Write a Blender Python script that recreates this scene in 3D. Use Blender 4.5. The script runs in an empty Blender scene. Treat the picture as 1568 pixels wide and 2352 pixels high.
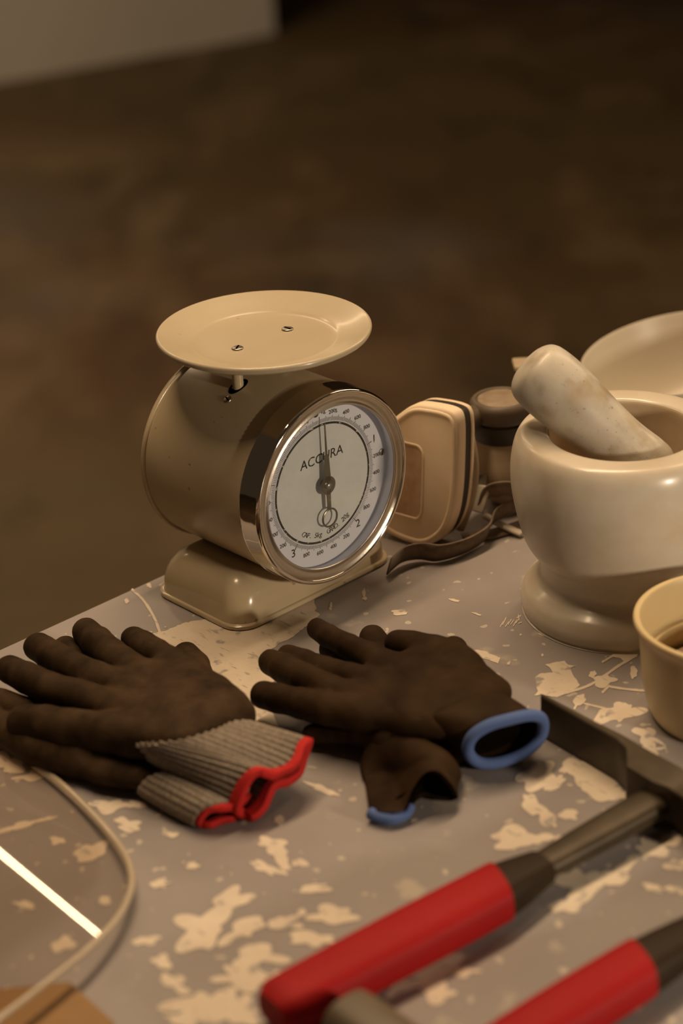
import bpy, bmesh, math, random
import numpy as np
from mathutils import Vector, Matrix
from itertools import product

# ------------------------------------------------------------------ camera, world, lights, exposure
SC = bpy.context.scene
COL = SC.collection
W, H = 1568, 2352
FPX, PITCH, ROLL, CAMH = 4787.6, 0.45721, -0.054155, 0.79151
_c, _s = math.cos(PITCH), math.sin(PITCH)
FW = Vector((0, _c, -_s)); _up = Vector((0, _s, _c)); _rt = Vector((1, 0, 0))
RT = _rt * math.cos(ROLL) + _up * math.sin(ROLL)
UP = _up * math.cos(ROLL) - _rt * math.sin(ROLL)
EYE = Vector((0, 0, CAMH))

cam = bpy.data.cameras.new('camera')
cam.sensor_fit = 'HORIZONTAL'; cam.sensor_width = 24.0; cam.lens = FPX / W * 24.0
cam.clip_start = 0.05; cam.clip_end = 60
cam.dof.use_dof = True; cam.dof.focus_distance = 1.60; cam.dof.aperture_fstop = 3.5
camo = bpy.data.objects.new('camera', cam); COL.objects.link(camo)
camo.matrix_world = Matrix(((RT.x, UP.x, -FW.x, EYE.x), (RT.y, UP.y, -FW.y, EYE.y), (RT.z, UP.z, -FW.z, EYE.z), (0, 0, 0, 1)))
SC.camera = camo

world = bpy.data.worlds.new('world'); SC.world = world; world.use_nodes = True
bg = world.node_tree.nodes['Background']
bg.inputs[0].default_value = (1.0, 0.64, 0.36, 1); bg.inputs[1].default_value = 0.035

LIGHT_COL = (1.0, 0.71, 0.43)
def area(name, loc, target, sx, sy, power, col=LIGHT_COL, along=None):
    l = bpy.data.lights.new(name, 'AREA'); l.shape = 'RECTANGLE'; l.size = sx; l.size_y = sy
    l.energy = power; l.color = col
    o = bpy.data.objects.new(name, l); COL.objects.link(o)
    z = (Vector(loc) - Vector(target)).normalized()
    x = Vector(along) if along else Vector((1, 0, 0))
    y = z.cross(x).normalized(); x = y.cross(z).normalized()
    o.matrix_world = Matrix(((x.x, y.x, z.x, loc[0]), (x.y, y.y, z.y, loc[1]), (x.z, y.z, z.z, loc[2]), (0, 0, 0, 1)))
    return o
YAW = 0.73526
AX = Vector((math.sin(YAW), -math.cos(YAW), 0)); SD = Vector((math.cos(YAW), math.sin(YAW), 0))
area('ceiling_tube_light', tuple(Vector((-0.052, 1.493, 1.55)) - AX * .12 + SD * .1), (-0.05, 1.45, 0), 1.2, 0.06, 24, along=SD)
area('rear_tube_light', (1.15, 2.25, 1.25), (0.15, 1.4, 0.05), 1.2, 0.25, 8, along=SD)
area('work_lamp_light', (0.98, 0.46, 0.36), (0.05, 1.42, 0.08), 0.10, 0.08, 8.5, col=(1.0, .80, .58), along=(0, 0, 1))
area('far_tube_light', (-.74, 4.18, 1.5), (-.5, 3.0, -.75), 1.4, 0.075, 5.6, along=(-.654, .756, 0))
area('room_light', (-1.6, 3.6, 2.0), (-1.2, 5.3, -0.75), 1.2, 0.6, 42, along=(1, 0, 0))

SC.view_settings.view_transform = 'Standard'; SC.view_settings.look = 'None'
SC.view_settings.gamma = 1.0; SC.view_settings.exposure = 0.0
SC.view_settings.use_curve_mapping = False

# ------------------------------------------------------------------ helpers
def at(px, py, z=0.0):
    """Where the line of sight through a photo pixel meets the level z above the table top."""
    d = FW + RT * ((px - W / 2) / FPX) - UP * ((py - H / 2) / FPX)
    return EYE + d * ((z - EYE.z) / d.z)

def add(bm_or_data, name, mat, parent=None, smooth=True, loc=None, mods=()):
    if isinstance(bm_or_data, bmesh.types.BMesh):
        me = bpy.data.meshes.new(name); bm_or_data.to_mesh(me); bm_or_data.free()
    else:
        me = bm_or_data; me.name = name
    o = bpy.data.objects.new(name, me); COL.objects.link(o)
    if isinstance(mat, (list, tuple)):
        for m in mat: me.materials.append(m)
    elif mat: me.materials.append(mat)
    if smooth:
        me.polygons.foreach_set('use_smooth', [True] * len(me.polygons))
    if parent: o.parent = parent
    if loc is not None: o.location = loc
    return o

def thing(name, label, cat, loc=(0, 0, 0), rz=0.0, group=None):
    o = bpy.data.objects.new(name, None); COL.objects.link(o)
    o.empty_display_size = 0.02
    o.location = loc; o.rotation_euler = (0, 0, rz)
    return tag(o, label, cat, group)
def tag(o, label, cat, group=None, kind=None):
    o['label'] = label; o['category'] = cat
    if group: o['group'] = group
    if kind: o['kind'] = kind
    return o
def struct(o):
    o['kind'] = 'structure'; return o

def autosmooth(o, ang=35):
    me = o.data
    bm = bmesh.new(); bm.from_mesh(me)
    for e in bm.edges:
        if len(e.link_faces) == 2 and e.calc_face_angle(0) > math.radians(ang): e.smooth = False
    bm.to_mesh(me); bm.free(); return o

def rings_bm(rings, closed_u=True, cap0=False, cap1=False, bm=None):
    bm = bm or bmesh.new()
    vr = [[bm.verts.new(p) for p in r] for r in rings]
    n = len(vr[0])
    for a, b in zip(vr, vr[1:]):
        for i in range(n if closed_u else n - 1):
            j = (i + 1) % n
            bm.faces.new((a[i], a[j], b[j], b[i]))
    if cap0: bm.faces.new(list(reversed(vr[0])))
    if cap1: bm.faces.new(vr[-1])
    return bm
def fixn(bm):
    bmesh.ops.recalc_face_normals(bm, faces=bm.faces[:]); return bm

def smooth_profile(pts, n=5):
    """Catmull-Rom through (r,z) points; repeat a point to keep a corner."""
    P = [Vector(p) for p in pts]; out = []
    for i in range(len(P) - 1):
        p0 = P[max(i - 1, 0)]; p1 = P[i]; p2 = P[i + 1]; p3 = P[min(i + 2, len(P) - 1)]
        if (p1 - p2).length < 1e-7: continue
        for k in range(n):
            t = k / n
            out.append(0.5 * ((2 * p1) + (p2 - p0) * t + (2 * p0 - 5 * p1 + 4 * p2 - p3) * t * t + (3 * p1 - p0 - 3 * p2 + p3) * t ** 3))
    out.append(P[-1]); return out

def lathe(prof, seg=96, o=(0, 0, 0), e1=(1, 0, 0), e2=(0, 1, 0), ax=(0, 0, 1), bm=None):
    o = Vector(o); e1 = Vector(e1); e2 = Vector(e2); ax = Vector(ax)
    bm = bm or bmesh.new(); prev = None
    for r, z in [(p[0], p[1]) for p in prof]:
        if r < 1e-6: cur = [bm.verts.new(o + ax * z)]
        else: cur = [bm.verts.new(o + ax * z + (e1 * math.cos(2 * math.pi * k / seg) + e2 * math.sin(2 * math.pi * k / seg)) * r) for k in range(seg)]
        if prev:
            for k in range(seg):
                j = (k + 1) % seg
                if len(prev) == 1 and len(cur) > 1: bm.faces.new((prev[0], cur[k], cur[j]))
                elif len(cur) == 1 and len(prev) > 1: bm.faces.new((prev[k], prev[j], cur[0]))
                elif len(cur) > 1: bm.faces.new((prev[k], prev[j], cur[j], cur[k]))
        prev = cur
    return fixn(bm)

def catmull(P, n=8, closed=False):
    P = [Vector(p) for p in P]; out = []; m = len(P)
    rng = range(m if closed else m - 1)
    for i in rng:
        g = (lambda k: P[k % m]) if closed else (lambda k: P[min(max(k, 0), m - 1)])
        p0, p1, p2, p3 = g(i - 1), g(i), g(i + 1), g(i + 2)
        for k in range(n):
            t = k / n
            out.append(0.5 * ((2 * p1) + (p2 - p0) * t + (2 * p0 - 5 * p1 + 4 * p2 - p3) * t * t + (3 * p1 - p0 - 3 * p2 + p3) * t ** 3))
    if not closed: out.append(P[-1])
    return out
def resample(P, n, closed=True):
    A = np.array([tuple(p) for p in P]); 
    if closed: A = np.vstack([A, A[:1]])
    s = np.concatenate([[0], np.cumsum(np.linalg.norm(np.diff(A, axis=0), axis=1))])
    t = np.linspace(0, s[-1], n, endpoint=not closed)
    return np.stack([np.interp(t, s, A[:, k]) for k in range(3)], 1)

def tube(path, r, seg=12, closed=False, bm=None, caps=True, flat=1.0, upv=None):
    """Sweep of a (flattened) circle; r number or list."""
    P = [Vector(p) for p in path]; n = len(P); rings = []
    N = Vector(upv) if upv else None
    for i in range(n):
        a = P[(i - 1) % n] if closed or i > 0 else P[i]
        b = P[(i + 1) % n] if closed or i < n - 1 else P[i]
        T = (b - a).normalized()
        if N is None: N = T.orthogonal()
        N = (N - T * N.dot(T)).normalized(); B = T.cross(N)
        rr = r[i] if hasattr(r, '__len__') else r
        rings.append([P[i] + N * math.cos(2 * math.pi * k / seg) * rr + B * math.sin(2 * math.pi * k / seg) * rr * flat for k in range(seg)])
    if closed: rings.append(rings[0])
    bm = rings_bm(rings, True, caps and not closed, caps and not closed, bm)
    if closed: bmesh.ops.remove_doubles(bm, verts=bm.verts[:], dist=1e-6)
    return fixn(bm)

def ribbon(path, w, t, wdir, bm=None):
    P = [Vector(p) for p in path]; rings = []
    for i, p in enumerate(P):
        T = (P[min(i + 1, len(P) - 1)] - P[max(i - 1, 0)]).normalized()
        wd = Vector(wdir[i] if isinstance(wdir, list) else wdir)
        wd = (wd - T * wd.dot(T)).normalized(); nn = T.cross(wd)
        a, b = wd * w / 2, nn * t / 2
        rings.append([p + a + b, p + a * .0 + b * 1.15, p - a + b, p - a - b, p - a * .0 - b * 1.15, p + a - b])
    return fixn(rings_bm(rings, True, True, True, bm))

def box(bm, c, sz, ex=(1, 0, 0), ey=(0, 1, 0), ez=(0, 0, 1)):
    c = Vector(c); ex, ey, ez = Vector(ex), Vector(ey), Vector(ez); v = []
    for i, j, k in product((-1, 1), repeat=3):
        v.append(bm.verts.new(c + ex * i * sz[0] / 2 + ey * j * sz[1] / 2 + ez * k * sz[2] / 2))
    for f in ((0, 1, 3, 2), (4, 6, 7, 5), (0, 4, 5, 1), (2, 3, 7, 6), (0, 2, 6, 4), (1, 5, 7, 3)):
        bm.faces.new([v[q] for q in f])
    return bm
def bevel(bm, w, seg=3, ang=30):
    fixn(bm)
    es = [e for e in bm.edges if len(e.link_faces) == 2 and e.calc_face_angle(0) > math.radians(ang)]
    bmesh.ops.bevel(bm, geom=es, offset=w, segments=seg, profile=0.5, affect='EDGES', clamp_overlap=True)
    return bm

def rrect(hx, hy, r, n=8):
    out = []
    for cx, cy, a0 in ((hx - r, hy - r, 0), (-hx + r, hy - r, 90), (-hx + r, -hy + r, 180), (hx - r, -hy + r, 270)):
        for k in range(n + 1):
            a = math.radians(a0 + 90 * k / n); out.append((cx + r * math.cos(a), cy + r * math.sin(a)))
    return out

_fonts = {}
def text_bm(bm, s, size, place, shear=0.0, depth=0.0001, align='CENTER'):
    cu = bpy.data.curves.new('lettering', 'FONT'); cu.body = s; cu.size = size; cu.align_x = align; cu.align_y = 'CENTER'
    cu.shear = shear; cu.extrude = depth; cu.resolution_u = 4
    o = bpy.data.objects.new('lettering', cu); COL.objects.link(o)
    bpy.context.view_layer.update()
    me = bpy.data.meshes.new_from_object(o.evaluated_get(bpy.context.evaluated_depsgraph_get()))
    me.transform(place); bm.from_mesh(me)
    bpy.data.objects.remove(o); bpy.data.curves.remove(cu); bpy.data.meshes.remove(me)

# ---- implicit surfaces for the gloves
def snets(v, org, h):
    s = v < 0; nx, ny, nz = v.shape
    cs = list(product((0, 1), repeat=3))
    sub = lambda A, c: A[c[0]:nx - 1 + c[0], c[1]:ny - 1 + c[1], c[2]:nz - 1 + c[2]]
    st = np.stack([sub(s, c) for c in cs]); act = st.any(0) & ~st.all(0)
    ids = np.full(act.shape, -1); ids[act] = np.arange(act.sum())
    cell = np.argwhere(act).astype(float)
    vv = np.stack([sub(v, c)[act] for c in cs]); pos = np.zeros_like(cell); cnt = np.zeros(len(cell))
    for a in range(8):
        for b in range(a + 1, 8):
            ca, cb = np.array(cs[a]), np.array(cs[b])
            if abs(ca - cb).sum() != 1: continue
            m = (vv[a] < 0) != (vv[b] < 0)
            t = (vv[a][m] / (vv[a][m] - vv[b][m]))[:, None]
            pos[m] += ca + t * (cb - ca); cnt[m] += 1
    verts = (cell + pos / cnt[:, None]) * h + org
    faces = []
    for ax in range(3):
        o1, o2 = [(1, 2), (2, 0), (0, 1)][ax]
        sl = [slice(1, -1)] * 3; sl2 = [slice(1, -1)] * 3
        sl[ax] = slice(0, -1); sl2[ax] = slice(1, None)
        A, B = s[tuple(sl)], s[tuple(sl2)]
        e = np.argwhere(A != B); 
        if not len(e): continue
        inside = A[tuple(e.T)]
        base = e.copy(); base[:, o1] += 1; base[:, o2] += 1
        def cid(d1, d2):
            q = base.copy(); q[:, o1] -= d1; q[:, o2] -= d2
            q[:, ax] = e[:, ax]
            return ids[tuple(q.T)]
        q = np.stack([cid(1, 1), cid(0, 1), cid(0, 0), cid(1, 0)], 1)
        q[~inside] = q[~inside][:, ::-1]
        faces.append(q)
    F = np.concatenate(faces); F = F[(F >= 0).all(1)]
    return verts, F
def d_caps(G, chain, fl=1.0):
    """Distance to a chain of tapered capsules [(p, r), ...]; fl flattens it in z."""
    d = None
    for (p, rp), (q, rq) in zip(chain, chain[1:]):
        p = np.array(p, float); q = np.array(q, float)
        sc = np.array([1, 1, 1 / fl])
        ab = (q - p) * sc; x = (G - p) * sc
        t = np.clip((x @ ab) / (ab @ ab + 1e-12), 0, 1)
        dd = np.linalg.norm(x - t[..., None] * ab, axis=-1) - (rp + (rq - rp) * t)
        d = dd if d is None else smin(d, dd, 0.002)
    return d * (fl if fl < 1 else 1)
def smin(a, b, k):
    h = np.clip(0.5 + 0.5 * (b - a) / k, 0, 1)
    return b + (a - b) * h - k * h * (1 - h)
def vnoise(G, sc, seed):
    rng = np.random.RandomState(seed); o = np.zeros(G.shape[:-1])
    for i in range(7):
        k = rng.normal(size=3) * sc; ph = rng.uniform(0, 6.28)
        o += np.sin(G @ k + ph)
    return o / 7
def glove_bm(fingers, palm, palm_k, web, h=0.0016, palm_fl=0.62, floor=0.0005, seed=1, offset=(0, 0, 0)):
    pts = np.array([tuple(p) for ch in fingers + palm for p, r in ch]); mr = 0.03
    lo = pts.min(0) - mr; hi = pts.max(0) + mr; lo[2] = max(lo[2], -0.01)
    n = np.ceil((hi - lo) / h).astype(int) + 1
    g = np.stack(np.meshgrid(*[lo[k] + h * np.arange(n[k]) for k in range(3)], indexing='ij'), -1)
    dp = None
    for ch in palm:
        c = d_caps(g, ch, palm_fl); dp = c if dp is None else smin(dp, c, palm_k)
    d = dp
    for ch in fingers:
        d = np.minimum(d, smin(dp, d_caps(g, ch, 1.0), web))
    d = d + 0.0008 * vnoise(g, 110, seed) + 0.0004 * vnoise(g, 320, seed + 5)
    d = np.maximum(d, floor - g[..., 2])
    v, F = snets(d, lo, h)
    me = bpy.data.meshes.new('glove'); me.from_pydata((v - np.array(offset)).tolist(), [], F.tolist()); me.update()
    bm = bmesh.new(); bm.from_mesh(me); bpy.data.meshes.remove(me)
    for _ in range(2): bmesh.ops.smooth_vert(bm, verts=bm.verts[:], factor=0.5, use_axis_x=True, use_axis_y=True, use_axis_z=True)
    return fixn(bm)

# ------------------------------------------------------------------ materials
def mat(name, col=(.5, .5, .5), rough=.5, metal=0.0, spec=0.5, coat=0.0, var=None, vscale=30, vdetail=4, bump=0.0, bscale=200, sss=0.0, sheen=0.0, coords='Object'):
    m = bpy.data.materials.new(name); m.use_nodes = True; nt = m.node_tree
    b = nt.nodes['Principled BSDF']; L = nt.links.new
    b.inputs['Base Color'].default_value = (*col, 1); b.inputs['Roughness'].default_value = rough
    b.inputs['Metallic'].default_value = metal; b.inputs['Specular IOR Level'].default_value = spec
    b.inputs['Coat Weight'].default_value = coat; b.inputs['Coat Roughness'].default_value = 0.12
    if sss:
        b.inputs['Subsurface Weight'].default_value = sss; b.inputs['Subsurface Radius'].default_value = (.02, .012, .006); b.inputs['Subsurface Scale'].default_value = 0.5
    if sheen: b.inputs['Sheen Weight'].default_value = sheen
    tc = nt.nodes.new('ShaderNodeTexCoord'); m['tc'] = 1
    if var is not None:
        no = nt.nodes.new('ShaderNodeTexNoise'); no.inputs['Scale'].default_value = vscale; no.inputs['Detail'].default_value = vdetail; no.inputs['Roughness'].default_value = .6
        L(tc.outputs[coords], no.inputs['Vector'])
        cr = nt.nodes.new('ShaderNodeValToRGB'); cr.color_ramp.elements[0].position = .35; cr.color_ramp.elements[1].position = .68
        cr.color_ramp.elements[0].color = (*col, 1); cr.color_ramp.elements[1].color = (*var, 1)
        L(no.outputs['Fac'], cr.inputs['Fac']); L(cr.outputs['Color'], b.inputs['Base Color'])
    if bump:
        n2 = nt.nodes.new('ShaderNodeTexNoise'); n2.inputs['Scale'].default_value = bscale; n2.inputs['Detail'].default_value = 3
        L(tc.outputs[coords], n2.inputs['Vector'])
        bp = nt.nodes.new('ShaderNodeBump'); bp.inputs['Strength'].default_value = bump; bp.inputs['Distance'].default_value = 0.001
        L(n2.outputs['Fac'], bp.inputs['Height']); L(bp.outputs['Normal'], b.inputs['Normal'])
    return m
def specks(m, col, scale, lo, hi, base_from=None, coords='Object', stretch=(1, 1, 1), detail=2):
    """Mix a second colour over a material's base colour where a noise passes a threshold."""
    nt = m.node_tree; L = nt.links.new; b = nt.nodes['Principled BSDF']
    tc = nt.nodes.new('ShaderNodeTexCoord'); mp = nt.nodes.new('ShaderNodeMapping'); mp.inputs['Scale'].default_value = stretch
    L(tc.outputs[coords], mp.inputs['Vector'])
    no = nt.nodes.new('ShaderNodeTexNoise'); no.inputs['Scale'].default_value = scale; no.inputs['Detail'].default_value = detail
    L(mp.outputs['Vector'], no.inputs['Vector'])
    mr = nt.nodes.new('ShaderNodeMapRange'); mr.inputs['From Min'].default_value = lo; mr.inputs['From Max'].default_value = hi
    L(no.outputs['Fac'], mr.inputs['Value'])
    mx = nt.nodes.new('ShaderNodeMix'); mx.data_type = 'RGBA'
    L(mr.outputs['Result'], mx.inputs['Factor'])
    src = b.inputs['Base Color'].links
    if src: L(src[0].from_socket, mx.inputs['A'])
    else: mx.inputs['A'].default_value = b.inputs['Base Color'].default_value
    mx.inputs['B'].default_value = (*col, 1)
    L(mx.outputs['Result'], b.inputs['Base Color'])
    return m
def clear(name, tint=(1, 1, 1), rough=0.03, ior=1.45, boost=1.0):
    """Thin clear sheet: Fresnel mix of seeing through and mirror reflection."""
    m = bpy.data.materials.new(name); m.use_nodes = True; nt = m.node_tree; nt.nodes.clear(); L = nt.links.new
    out = nt.nodes.new('ShaderNodeOutputMaterial'); mx = nt.nodes.new('ShaderNodeMixShader')
    tr = nt.nodes.new('ShaderNodeBsdfTransparent'); tr.inputs[0].default_value = (*tint, 1)
    gl = nt.nodes.new('ShaderNodeBsdfGlossy'); gl.inputs['Roughness'].default_value = rough; gl.inputs[0].default_value = (1, 1, 1, 1)
    fr = nt.nodes.new('ShaderNodeFresnel'); fr.inputs[0].default_value = ior
    mu = nt.nodes.new('ShaderNodeMath'); mu.operation = 'MULTIPLY'; mu.inputs[1].default_value = boost; mu.use_clamp = True
    L(fr.outputs[0], mu.inputs[0]); L(mu.outputs[0], mx.inputs[0]); L(tr.outputs[0], mx.inputs[1]); L(gl.outputs[0], mx.inputs[2]); L(mx.outputs[0], out.inputs[0])
    return m

M = {}
M['floor'] = mat('floor_concrete', (.064, .041, .013), .7, var=(.105, .072, .030), vscale=1.1, vdetail=5)
specks(M['floor'], (.074, .038, .014), .45, .45, .62, detail=2)
specks(M['floor'], (.085, .068, .052), .8, .52, .66, detail=3)
specks(M['floor'], (.036, .023, .007), 4.0, .52, .74, detail=3, stretch=(1, .38, 1))
specks(M['floor'], (.14, .095, .050), 4.6, .54, .78, detail=3, stretch=(1, .38, 1))
specks(M['floor'], (.17, .115, .062), 1.9, .52, .80, detail=4)
M['wall_white'] = mat('white_painted_wall', (.50, .47, .42), .8, var=(.55, .52, .47), vscale=2)
M['wall_dark'] = mat('dark_painted_wall', (.030, .016, .012), .8, var=(.045, .022, .016), vscale=1.5)
M['grey_paint'] = mat('grey_painted_tabletop', (.265, .235, .225), .42, var=(.305, .272, .262), vscale=9, bump=.05, bscale=500)
specks(M['grey_paint'], (.50, .44, .36), 95, .71, .73, detail=1)
specks(M['grey_paint'], (.42, .37, .31), 26, .66, .74, detail=6)
M['cream_paint'] = mat('cream_paint_layer', (.70, .60, .47), .5, var=(.62, .52, .41), vscale=40, bump=.12, bscale=300)
specks(M['cream_paint'], (.34, .30, .27), 75, .61, .70, detail=6)
specks(M['cream_paint'], (.42, .36, .30), 240, .62, .68, detail=3, stretch=(1, .25, 1))
M['steel_leg'] = mat('painted_steel_leg', (.10, .09, .08), .5)
M['enamel'] = mat('cream_enamel', (.53, .43, .28), .22, coat=.3, var=(.50, .40, .255), vscale=12)
specks(M['enamel'], (.34, .24, .14), 130, .755, .78, detail=1)
M['pan_enamel'] = mat('cream_pan_enamel', (.47, .40, .285), .28, coat=.25, var=(.44, .37, .255), vscale=14)
specks(M['pan_enamel'], (.40, .28, .16), 150, .76, .79, detail=1)
M['chrome'] = mat('chrome', (.72, .68, .62), .07, metal=1)
M['brushed'] = mat('brushed_metal', (.56, .52, .46), .30, metal=1, bump=.08, bscale=900)
M['steel'] = mat('dull_steel', (.40, .36, .31), .35, metal=1)
M['dial_rim'] = mat('dial_outer_white', (.66, .68, .76), .6)
M['dial_mid'] = mat('dial_inner_grey', (.62, .65, .66), .6, var=(.57, .60, .60), vscale=60)
M['ink'] = mat('black_ink', (.018, .016, .014), .5)
specks(M['ink'], (.45, .44, .40), 420, .66, .70, detail=1)
M['needle'] = mat('dark_nickel_needle', (.20, .175, .14), .32, metal=.8)
M['lens'] = clear('clear_plastic_lens', (.97, .96, .94), .02, 1.42, 1.0)
M['black'] = mat('black_recess_shade', (.004, .003, .002), 1.0, spec=0)  # flat black that stands in for the shade inside holes and openings
M['marble'] = mat('cream_marble', (.58, .50, .385), .30, coat=.15, var=(.67, .61, .51), vscale=16, sss=.12)
specks(M['marble'], (.50, .38, .25), 9, .55, .75, detail=4)
M['marble_in'] = mat('worn_marble_inside', (.50, .39, .26), .6, var=(.44, .33, .21), vscale=40)
M['pestle'] = mat('veined_marble', (.56, .51, .42), .42, coat=.08, var=(.45, .41, .34), vscale=38, vdetail=6, sss=.1)
specks(M['pestle'], (.26, .22, .17), 300, .70, .80, detail=2)
specks(M['pestle'], (.33, .26, .17), 42, .52, .70, detail=6)
specks(M['pestle'], (.12, .10, .08), 420, .70, .76, detail=2)
specks(M['pestle'], (.46, .36, .24), 24, .55, .72, detail=4)
M['bowl'] = mat('cream_bowl_plastic', (.52, .46, .36), .4, var=(.48, .42, .33), vscale=6)
M['tub'] = mat('pale_yellow_plastic', (.60, .47, .25), .42, sss=.05)
M['residue'] = mat('dried_brown_residue', (.17, .10, .06), .8, var=(.30, .20, .14), vscale=60)
M['rubber'] = mat('dark_nitrile_coating', (.019, .0095, .0025), .72, var=(.062, .036, .017), vscale=34, vdetail=6, bump=.35, bscale=1400, spec=.12)
M['rubber_plain'] = mat('dark_brown_coating', (.017, .0075, .0018), .72, var=(.042, .022, .008), vscale=24, vdetail=5, bump=.3, bscale=1300, spec=.12)
M['knit'] = mat('grey_knit', (.17, .135, .10), .9, var=(.29, .24, .19), vscale=420, vdetail=2, bump=.6, bscale=900)
M['red_knit'] = mat('red_hem_knit', (.46, .007, .004), .85, bump=.5, bscale=900)
M['blue_knit'] = mat('blue_hem_knit', (.075, .13, .32), .85, bump=.5, bscale=900)
M['red_vinyl'] = mat('red_vinyl_grip', (.30, .006, .007), .6, var=(.34, .009, .010), vscale=10, spec=.15)
M['black_vinyl'] = mat('black_vinyl_collar', (.022, .012, .004), .55, spec=.2)
M['tool_steel'] = mat('worn_tool_steel', (.042, .029, .015), .42, metal=.35, var=(.070, .050, .028), vscale=40)
M['wood'] = mat('grey_worn_handle', (.095, .070, .042), .5, var=(.13, .10, .062), vscale=30)
M['shield'] = clear('clear_visor_sheet', (.93, .90, .86), .025, 1.5, 1.3)
M['shield_trim'] = mat('tan_visor_edge', (.42, .34, .24), .25, coat=.5)
M['card'] = mat('brown_cardboard', (.30, .175, .075), .9, var=(.26, .15, .062), vscale=20)
M['mask_pad'] = mat('dusty_filter_plastic', (.80, .63, .44), .6, var=(.86, .72, .54), vscale=26, vdetail=5)
M['mask_window'] = mat('dusty_brown_filter', (.50, .32, .20), .8, var=(.64, .46, .32), vscale=60)
M['mask_grey'] = mat('grey_brown_mask_plastic', (.085, .060, .038), .5, var=(.12, .088, .058), vscale=30)
M['mask_dark'] = mat('dark_mask_rubber', (.030, .022, .017), .5)
M['mask_body'] = mat('dusty_cream_mask_body', (.33, .25, .165), .6, var=(.40, .31, .21), vscale=30)
M['mask_disc'] = mat('dusty_valve_disc', (.20, .145, .092), .6, var=(.30, .23, .155), vscale=90)
M['strap'] = mat('brown_elastic_strap', (.14, .095, .062), .85, var=(.19, .14, .095), vscale=200)
M['strap_pale'] = mat('pale_plastic_clip', (.50, .43, .34), .6)

# ------------------------------------------------------------------ the room
FZ = -0.75
bm = bmesh.new(); box(bm, (0, 4.0, FZ - .05), (14, 13, .1)); struct(add(bm, 'floor', M['floor'], smooth=False))
a0 = at(0, 190, FZ); b0 = at(632, 78, FZ)
dw = (b0 - a0).normalized(); nw = Vector((-dw.y, dw.x, 0))
bm = bmesh.new(); cen = b0 - dw * 2.6 + nw * .3; cen.z = FZ + 1.5
box(bm, cen, (5.2, .6, 3.0), dw, nw, (0, 0, 1)); struct(add(bm, 'wall_left', M['wall_white'], smooth=False))
a1 = at(1080, 0, FZ); b1 = at(1568, 14, FZ); dv = (b1 - a1).normalized(); nv = Vector((-dv.y, dv.x, 0))
bm = bmesh.new(); cen = a1 + dv * .6 + nv * .06; cen.z = FZ + 1.5
box(bm, cen, (9.0, .1, 3.0), dv, nv, (0, 0, 1)); struct(add(bm, 'wall_back', M['wall_dark'], smooth=False))

# ------------------------------------------------------------------ the work table
SO = Vector((-0.05176, 1.49318, 0))          # centre of the scale on the table
table = thing('work_table', 'grey painted work table covered with cream paint splashes', 'table', SO + AX * .35 + Vector((0, 0, FZ)), YAW)
def tl(p): return table_inv @ Vector(p)
table_inv = (Matrix.Translation(table.location) @ Matrix.Rotation(YAW, 4, 'Z')).inverted()
TB, TF, TS = -.0773, .78, 1.05
bm = bmesh.new()
c = SO + AX * ((TB + TF) / 2) - Vector((0, 0, .012))
box(bm, tl(c), (2 * TS, TF - TB, .024)); bevel(bm, .0012, 2)
add(bm, 'tabletop', M['grey_paint'], table, smooth=False)
bm = bmesh.new()
box(bm, tl(SO + AX * ((TB + TF) / 2) - Vector((0, 0, .059))), (2 * TS - .12, TF - TB - .12, .07))
add(bm, 'apron', M['steel_leg'], table, smooth=False)
for s in (-1, 1):
    for a in (TB + .08, TF - .08):
        p = SO + AX * a + SD * s * (TS - .09)
        bm = bmesh.new(); box(bm, tl((p.x, p.y, (FZ - .024) / 2)), (.05, .05, -FZ - .024)); bevel(bm, .004, 2)
        add(bm, 'leg', M['steel_leg'], table, smooth=False)

# cream paint lying on the table top: one thin layer mesh, a child of the table
rng = random.Random(7)
bm = bmesh.new()
def inside_table(p):
    a = (p - SO).dot(AX); s = (p - SO).dot(SD)
    return TB + .002 < a < TF and abs(s) < TS
paint_lv = [0]
def paint_poly(pts, jag=1.6, sub=6):
    paint_lv[0] += 1; zz = .00025 + .00001 * (paint_lv[0] % 20); out = []
    n = len(pts)
    for i in range(n):
        p, q = Vector(pts[i]), Vector(pts[(i + 1) % n])
        m = max(1, int((q - p).length / sub))
        for k in range(m):
            v = p + (q - p) * (k / m)
            j = jag if k else jag * .5
            w = at(v.x + rng.gauss(0, j), v.y + rng.gauss(0, j * .7), 0); w.z = zz
            if not inside_table(w):
                a = (w - SO).dot(AX); w = w + AX * max(0, TB + .002 - a)
            out.append(bm.verts.new(tl(w)))
    if len(out) > 2: bm.faces.new(out)
def blob(x, y, rx, ry, rot=0, rag=.35, n=40):
    ph = [rng.uniform(0, 6.28) for _ in range(6)]; am = [rng.uniform(.3, 1) for _ in range(6)]
    pts = []
    for k in range(n):
        a = 2 * math.pi * k / n
        r = 1 + rag * sum(am[i] / (1 + .12 * i) * math.sin((i + 1.0) * a + ph[i]) for i in range(6)) / 2.4
        u, v = rx * r * math.cos(a), ry * r * math.sin(a)
        cr, sr = math.cos(math.radians(rot)), math.sin(math.radians(rot))
        pts.append((x + u * cr - v * sr, y + u * sr + v * cr))
    paint_poly([tuple(q[:2]) for q in catmull([(u, v, 0) for u, v in pts], 2, True)], jag=.25, sub=60)
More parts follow.
